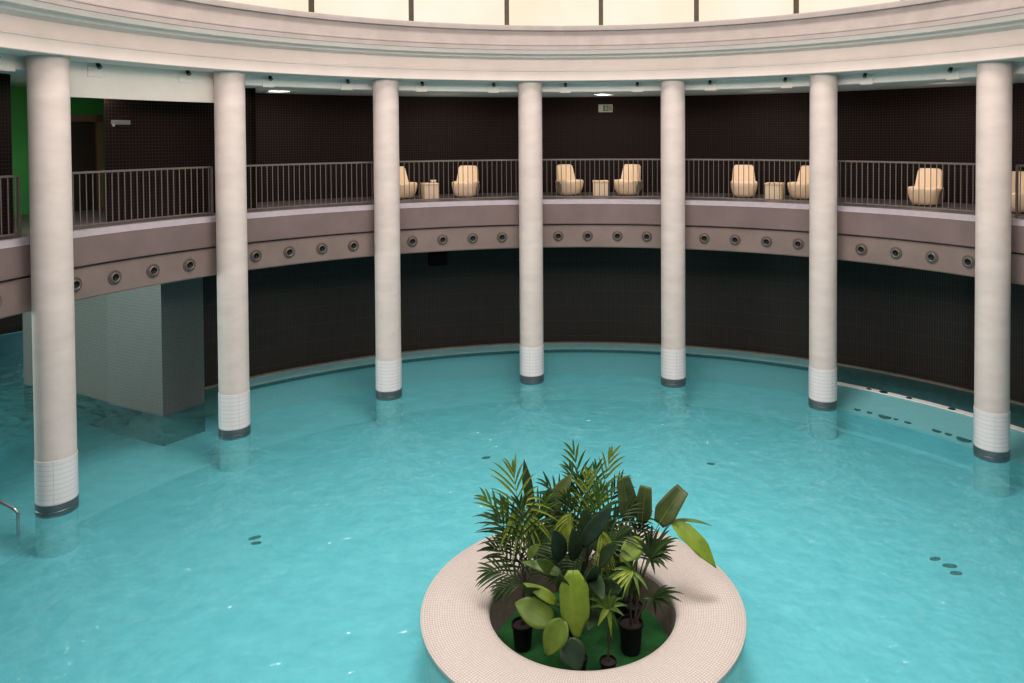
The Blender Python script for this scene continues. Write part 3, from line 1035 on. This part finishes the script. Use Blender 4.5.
class Plant:
    def __init__(self, name, label, cat, x, y, r=0.13, h=0.30, z=-0.52):
        self.t = thing(name, label, cat, (x, y, z))
        self.top = Vector((x, y, z + h * 0.9))
        pot(self.t, self.t.location.copy(), r, h)
        self.off = Matrix.Translation(-self.t.location)
    def fix(self):
        for o in list(self.t.children):
            if o.type == 'MESH' and not o.name.startswith('pot'):
                o.data.transform(self.off)
                for c in o.children:
                    c.data.transform(self.off)
    def trunk(self, pts, r0=0.03, r1=0.02, name='trunk', m='trunk'):
        pts = [self.top - Vector((0, 0, 0.05))] + pts
        if len(pts) == 2:
            pts = bez(pts[0], (pts[0] + pts[1]) / 2 + Vector((0.01, 0.02, 0)), pts[1], 8)
        n = len(pts) - 1
        obj(name, tube_bm(pts, [r0 + (r1 - r0) * i / n for i in range(n + 1)], 10), M[m], self.t, smooth=True)

def rv(s):
    return Vector((random.uniform(-s, s), random.uniform(-s, s), random.uniform(-s, s)))
def fr(P, b, t, y, m, dy=0.0, bend=0.12, n=13, L=0.42, face=None, **k):
    A_, B_ = at(b[0], b[1], y), at(t[0], t[1], y + dy)
    c = (A_ + B_) / 2 + Vector((0, 0, bend * (B_ - A_).length))
    frond(P.t, A_, c, B_, M[m], n, L, face=(face or VIEW) + rv(0.25), **k)

# tall palm at the back of the planter
P = Plant('palm_plant', 'tallest palm, its two feathery top fronds highest of all the planter plants', 'plant', -0.02, 0.30)
hub = at(588, 540, 0.28)
P.trunk([hub], 0.035, 0.022)
for b, t, y, m, L, n in (((588, 535), (574, 455), 0.28, 'palm_mid', 0.36, 12), ((592, 535), (611, 457), 0.24, 'palm_light', 0.36, 12),
                         ((588, 545), (588, 478), 0.05, 'palm_light', 0.34, 12), ((580, 540), (548, 486), 0.22, 'palm_dark', 0.34, 12),
                         ((595, 540), (620, 484), 0.25, 'palm_dark', 0.32, 12), ((592, 545), (600, 492), 0.0, 'palm_mid', 0.34, 13),
                         ((583, 545), (566, 500), 0.0, 'palm_dark', 0.30, 12), ((596, 548), (628, 508), 0.1, 'palm_dark', 0.30, 12),
                         ((582, 535), (580, 482), 0.4, 'palm_dark', 0.34, 12), ((586, 552), (556, 530), -0.05, 'palm_dark', 0.30, 12),
                         ((598, 552), (620, 538), -0.1, 'palm_dark', 0.30, 12)):
    fr(P, b, t, y, m, n=n, L=L)
for b, t, y, m, L, n in (((584, 556), (545, 540), 0.2, 'palm_dark', 0.32, 12), ((590, 558), (612, 572), -0.2, 'palm_dark', 0.32, 12),
                         ((586, 560), (566, 574), -0.2, 'palm_dark', 0.32, 12), ((592, 556), (640, 520), 0.4, 'palm_dark', 0.34, 12),
                         ((586, 548), (570, 470), 0.45, 'palm_mid', 0.30, 12), ((590, 560), (596, 590), -0.35, 'palm_dark', 0.28, 11),
                         ((589, 538), (596, 470), 0.15, 'palm_mid', 0.32, 12), ((584, 550), (560, 515), 0.35, 'palm_dark', 0.34, 12)):
    fr(P, b, t, y, m, n=n, L=L)
for b, t, y, m in (((572, 512), (565, 530), -0.25, 'palm_light'), ((600, 528), (604, 556), -0.3, 'palm_light')):
    fr(P, b, t, y, m, n=7, L=0.2, bend=0.3, droop=0.7)
P.fix()

# left palm with yellowish fronds
P = Plant('palm_plant', 'palm at the planter\'s left with a yellowish feathery top frond', 'plant', -0.92, -0.34, 0.15, 0.36)
hub = at(523, 560, -0.3)
P.trunk([hub], 0.03, 0.02)
for b, t, y, m, L, n in (((524, 548), (513, 472), -0.15, 'palm_light', 0.42, 13), ((522, 550), (487, 500), -0.1, 'palm_mid', 0.30, 11),
                         ((526, 550), (543, 502), -0.2, 'palm_mid', 0.32, 11), ((520, 556), (498, 520), -0.35, 'palm_dark', 0.36, 11),
                         ((525, 552), (520, 505), -0.4, 'palm_dark', 0.30, 10), ((524, 552), (536, 518), -0.05, 'palm_dark', 0.36, 12),
                         ((524, 556), (548, 540), -0.3, 'palm_dark', 0.32, 11), ((523, 552), (503, 505), -0.1, 'palm_mid', 0.32, 11)):
    fr(P, b, t, y, m, n=n, L=L)
fr(P, (519, 502), (527, 524), -0.35, 'palm_light', n=8, L=0.34, bend=0.4, droop=0.5, open_=80)
P.fix()

# low dark palm hanging over the rim at the left
P = Plant('palm_plant', 'low dark green palm reaching out over the planter rim at left', 'plant', -0.66, 0.18)
hub = at(524, 585, 0.0)
P.trunk([hub], 0.025, 0.018)
for b, t, y, m, L, n in (((523, 582), (494, 548), -0.1, 'palm_dark', 0.28, 12), ((522, 584), (490, 572), -0.25, 'palm_dark', 0.27, 12),
                         ((524, 580), (506, 538), 0.0, 'palm_dark', 0.28, 12), ((523, 586), (500, 590), -0.4, 'palm_dark', 0.18, 9),
                         ((525, 582), (530, 535), 0.0, 'palm_dark', 0.30, 11), ((526, 584), (546, 556), -0.05, 'palm_dark', 0.28, 11)):
    fr(P, b, t, y, m, n=n, L=L, bend=0.25)
P.fix()

# bird of paradise at the right: stiff upright leaves and two hanging ones
P = Plant('banana_plant', 'tall plant at the right with three stiff upright paddle leaves and one long drooping leaf', 'plant', 0.72, 0.16)
s = P.top
for a, b, y, dy, w_, m, pr, sag, fc in (((629, 519), (622, 477), 0.15, 0.0, 0.36, 'leaf_olive', blunt, 0.04, Vector((0.3, -0.8, 0.3))),
                                        ((642, 522), (646, 486), 0.15, 0.0, 0.30, 'leaf_olive', blunt, 0.10, Vector((-0.2, -0.9, 0.3))),
                                        ((659, 524), (683, 489), 0.05, 0.1, 0.36, 'leaf_olive', blunt, 0.08, Vector((-0.3, -0.8, 0.4))),
                                        ((671, 521), (712, 526), 0.15, -0.1, 0.06, 'leaf_mid', strap, 0.12, Vector((0.1, -0.35, 0.9))),
                                        ((672, 522), (716, 568), 0.0, -0.25, 0.27, 'leaf_lime', strap, 0.12, Vector((0.35, -0.7, 0.6)))):
    broad_leaf(P.t, at(a[0], a[1], y), at(b[0], b[1], y + dy), w_, M[m], pr, fc, sag, 0.25, s, 0.1, M['leaf_lime'])
broad_leaf(P.t, at(642, 540, -0.1), at(620, 562, -0.3), 0.29, M['leaf_lime'], oval, Vector((-0.1, -0.8, 0.6)), 0.1, 0.15, s, 0.2)
P.fix()

# dark leafy plant in the middle
P = Plant('rubber_plant', 'dark broad-leaved plant in the middle of the planter, behind the hanging lime leaf', 'plant', -0.22, -0.20)
s = P.top
for a, b, y, dy, w_, m, pr in (((547, 518), (572, 474), 0.15, 0.1, 0.26, 'leaf_olive', oval), ((545, 516), (549, 488), 0.1, 0.1, 0.24, 'leaf_dark', oval),
                               ((533, 516), (524, 459), 0.1, 0.1, 0.15, 'leaf_dark', strap), ((581, 546), (612, 506), -0.3, -0.1, 0.24, 'leaf_blue', oval),
                               ((561, 560), (553, 530), -0.45, -0.4, 0.26, 'leaf_blue', oval), ((575, 560), (572, 528), -0.35, -0.3, 0.24, 'leaf_dark', oval),
                               ((598, 566), (618, 545), -0.35, -0.3, 0.24, 'leaf_dark', oval), ((540, 548), (528, 520), -0.1, 0.0, 0.20, 'leaf_dark', oval),
                               ((600, 585), (622, 590), -0.5, -0.55, 0.22, 'leaf_dark', oval), ((556, 575), (536, 560), -0.45, -0.5, 0.17, 'leaf_mid', oval),
                               ((590, 572), (603, 600), -0.5, -0.6, 0.22, 'leaf_dark', oval), ((610, 555), (630, 525), 0.0, 0.0, 0.22, 'leaf_dark', oval),
                               ((563, 530), (552, 508), 0.05, 0.1, 0.22, 'leaf_dark', oval), ((590, 540), (584, 508), -0.1, 0.0, 0.22, 'leaf_dark', oval),
                               ((545, 595), (522, 588), -0.5, -0.45, 0.17, 'leaf_dark', oval), ((585, 590), (596, 565), -0.55, -0.5, 0.22, 'leaf_dark', oval),
                               ((528, 558), (540, 544), -0.35, -0.35, 0.13, 'leaf_lime', oval), ((570, 600), (560, 574), -0.5, -0.45, 0.22, 'leaf_dark', oval), ((600, 545), (612, 522), 0.2, 0.2, 0.24, 'leaf_dark', oval), ((620, 575), (632, 548), 0.1, 0.1, 0.22, 'leaf_dark', oval), ((560, 548), (540, 528), 0.3, 0.3, 0.24, 'leaf_dark', oval), ((600, 610), (588, 630), -0.55, -0.6, 0.2, 'leaf_dark', oval), ((550, 605), (540, 630), -0.45, -0.5, 0.18, 'leaf_dark', oval), ((578, 560), (592, 536), 0.3, 0.35, 0.24, 'leaf_dark', oval), ((570, 548), (580, 518), 0.4, 0.4, 0.26, 'leaf_dark', oval), ((596, 552), (606, 522), 0.42, 0.42, 0.26, 'leaf_dark', oval), ((556, 566), (546, 538), 0.3, 0.35, 0.26, 'leaf_dark', oval), ((584, 580), (576, 552), 0.3, 0.3, 0.26, 'leaf_dark', oval), ((612, 580), (622, 552), 0.35, 0.35, 0.26, 'leaf_dark', oval), ((600, 590), (606, 562), 0.3, 0.3, 0.26, 'leaf_dark', oval), ((548, 572), (536, 548), 0.3, 0.35, 0.26, 'leaf_dark', oval), ((566, 590), (556, 566), 0.25, 0.3, 0.26, 'leaf_dark', oval), ((620, 556), (634, 532), 0.4, 0.4, 0.26, 'leaf_dark', oval), ((615, 600), (640, 580), -0.3, -0.3, 0.2, 'leaf_dark', oval)):
    broad_leaf(P.t, at(a[0], a[1], y), at(b[0], b[1], y + dy), w_, M[m], pr, VIEW + rv(0.35), 0.08, 0.18, s, 0.15)
P.fix()

# front plant with the big hanging lime leaf and the round ones
P = Plant('broadleaf_plant', 'front plant with one long hanging lime green leaf and several oval leaves', 'plant', -0.14, -0.92, 0.12, 0.26)
s = P.top
for a, b, y, dy, w_, m, pr, sag, fc in (((573, 570), (577, 641), -0.78, -0.18, 0.40, 'leaf_lime', strap, 0.08, Vector((-0.05, -0.9, 0.35))),
                                        ((553, 622), (515, 603), -0.85, 0.05, 0.37, 'leaf_round', oval, 0.05, Vector((0.0, -0.7, 0.7))),
                                        ((564, 620), (546, 656), -0.95, -0.12, 0.34, 'leaf_round', oval, 0.06, Vector((-0.1, -0.75, 0.65))),
                                        ((566, 640), (580, 671), -1.02, -0.12, 0.36, 'leaf_blue', oval, 0.08, Vector((0.1, -0.75, 0.65))),
                                        ((557, 603), (523, 583), -0.75, 0.05, 0.155, 'leaf_lime', lance, 0.06, Vector((0.1, -0.7, 0.7))),
                                        ((561, 574), (521, 562), -0.62, 0.1, 0.16, 'leaf_mid', lance, 0.08, Vector((0.0, -0.6, 0.8)))):
    broad_leaf(P.t, at(a[0], a[1], y), at(b[0], b[1], y + dy), w_, M[m], pr, fc, sag, 0.16, s, 0.3)
P.fix()

# spiky plant on bare stems at the right
P = Plant('dracaena_plant', 'spiky plant on bare stems in the large dark pot at right', 'plant', 0.62, -0.42, 0.17, 0.42)
s = P.top
h1, h2, h3 = at(650, 558, -0.35), at(633, 572, -0.5), at(653, 598, -0.35)
for h in (h1, h2, h3):
    pts = bez(s - Vector((0, 0, .05)) + Vector(((h.x - s.x) * 0.2, 0, 0)), (s + h) / 2 + Vector((-0.05, 0, 0.05)), h, 8)
    obj('trunk', tube_bm(pts, [0.022 - 0.001 * i for i in range(9)], 9), M['trunk'], P.t, smooth=True)
def tips(hub, lst, y, sp=0.15):
    return [at(a, b, y + random.uniform(-sp, sp)) for a, b in lst]
crown(P.t, h1, tips(h1, [(676, 541), (678, 546), (676, 551), (665, 564), (667, 532), (660, 527), (672, 536), (652, 524), (643, 527), (672, 558), (655, 575), (640, 540), (635, 548), (668, 570), (660, 568), (679, 538), (670, 530), (664, 545), (648, 530), (631, 536), (674, 562), (657, 535), (667, 553), (645, 572)], -0.4), M['palm_dark'], 0.05)
crown(P.t, h2, tips(h2, [(601, 591), (607, 596), (615, 597), (622, 600), (626, 598), (612, 570), (606, 580), (640, 598), (648, 590), (620, 560), (640, 558)], -0.6), M['palm_mid'], 0.05)
crown(P.t, h2 + Vector((0, -.02, .02)), tips(h2, [(604, 588), (611, 593), (618, 594), (609, 583), (624, 592)], -0.65), M['palm_light'], 0.05)
crown(P.t, h3, tips(h3, [(684, 594), (682, 602), (675, 611), (664, 614), (656, 616), (645, 612), (676, 588), (640, 600), (668, 585)], -0.4), M['palm_dark'], 0.05)
P.fix()

# small spiky plant at the front
P = Plant('dracaena_plant', 'small spiky plant on one thin stem at the front, right of the hanging leaf', 'plant', 0.26, -0.98, 0.11, 0.26)
hub = at(608, 608, -0.9)
P.trunk([hub], 0.018, 0.014)
crown(P.t, hub, tips(hub, [(588, 599), (590, 608), (624, 616), (627, 606), (622, 598), (602, 590), (612, 588), (594, 592), (622, 588), (612, 640), (618, 628)], -0.95), M['palm_mid'], 0.055)
crown(P.t, hub, tips(hub, [(598, 626), (611, 636)], -1.0), M['leaf_lime'], 0.075)
P.fix()

# slim leafy plant behind at the right
P = Plant('palm_plant', 'dark palm in the pot behind the spiky plant at right', 'plant', 0.55, 0.38)
hub = at(632, 560, 0.35)
P.trunk([hub], 0.025, 0.018)
for b, t, y, m in (((632, 558), (640, 525), 0.3, 'palm_dark'), ((632, 560), (612, 528), 0.3, 'palm_dark'), ((634, 560), (655, 548), 0.2, 'palm_dark'),
                   ((630, 562), (615, 560), 0.1, 'palm_dark')):
    fr(P, b, t, y, m, n=10, L=0.26)
P.fix()
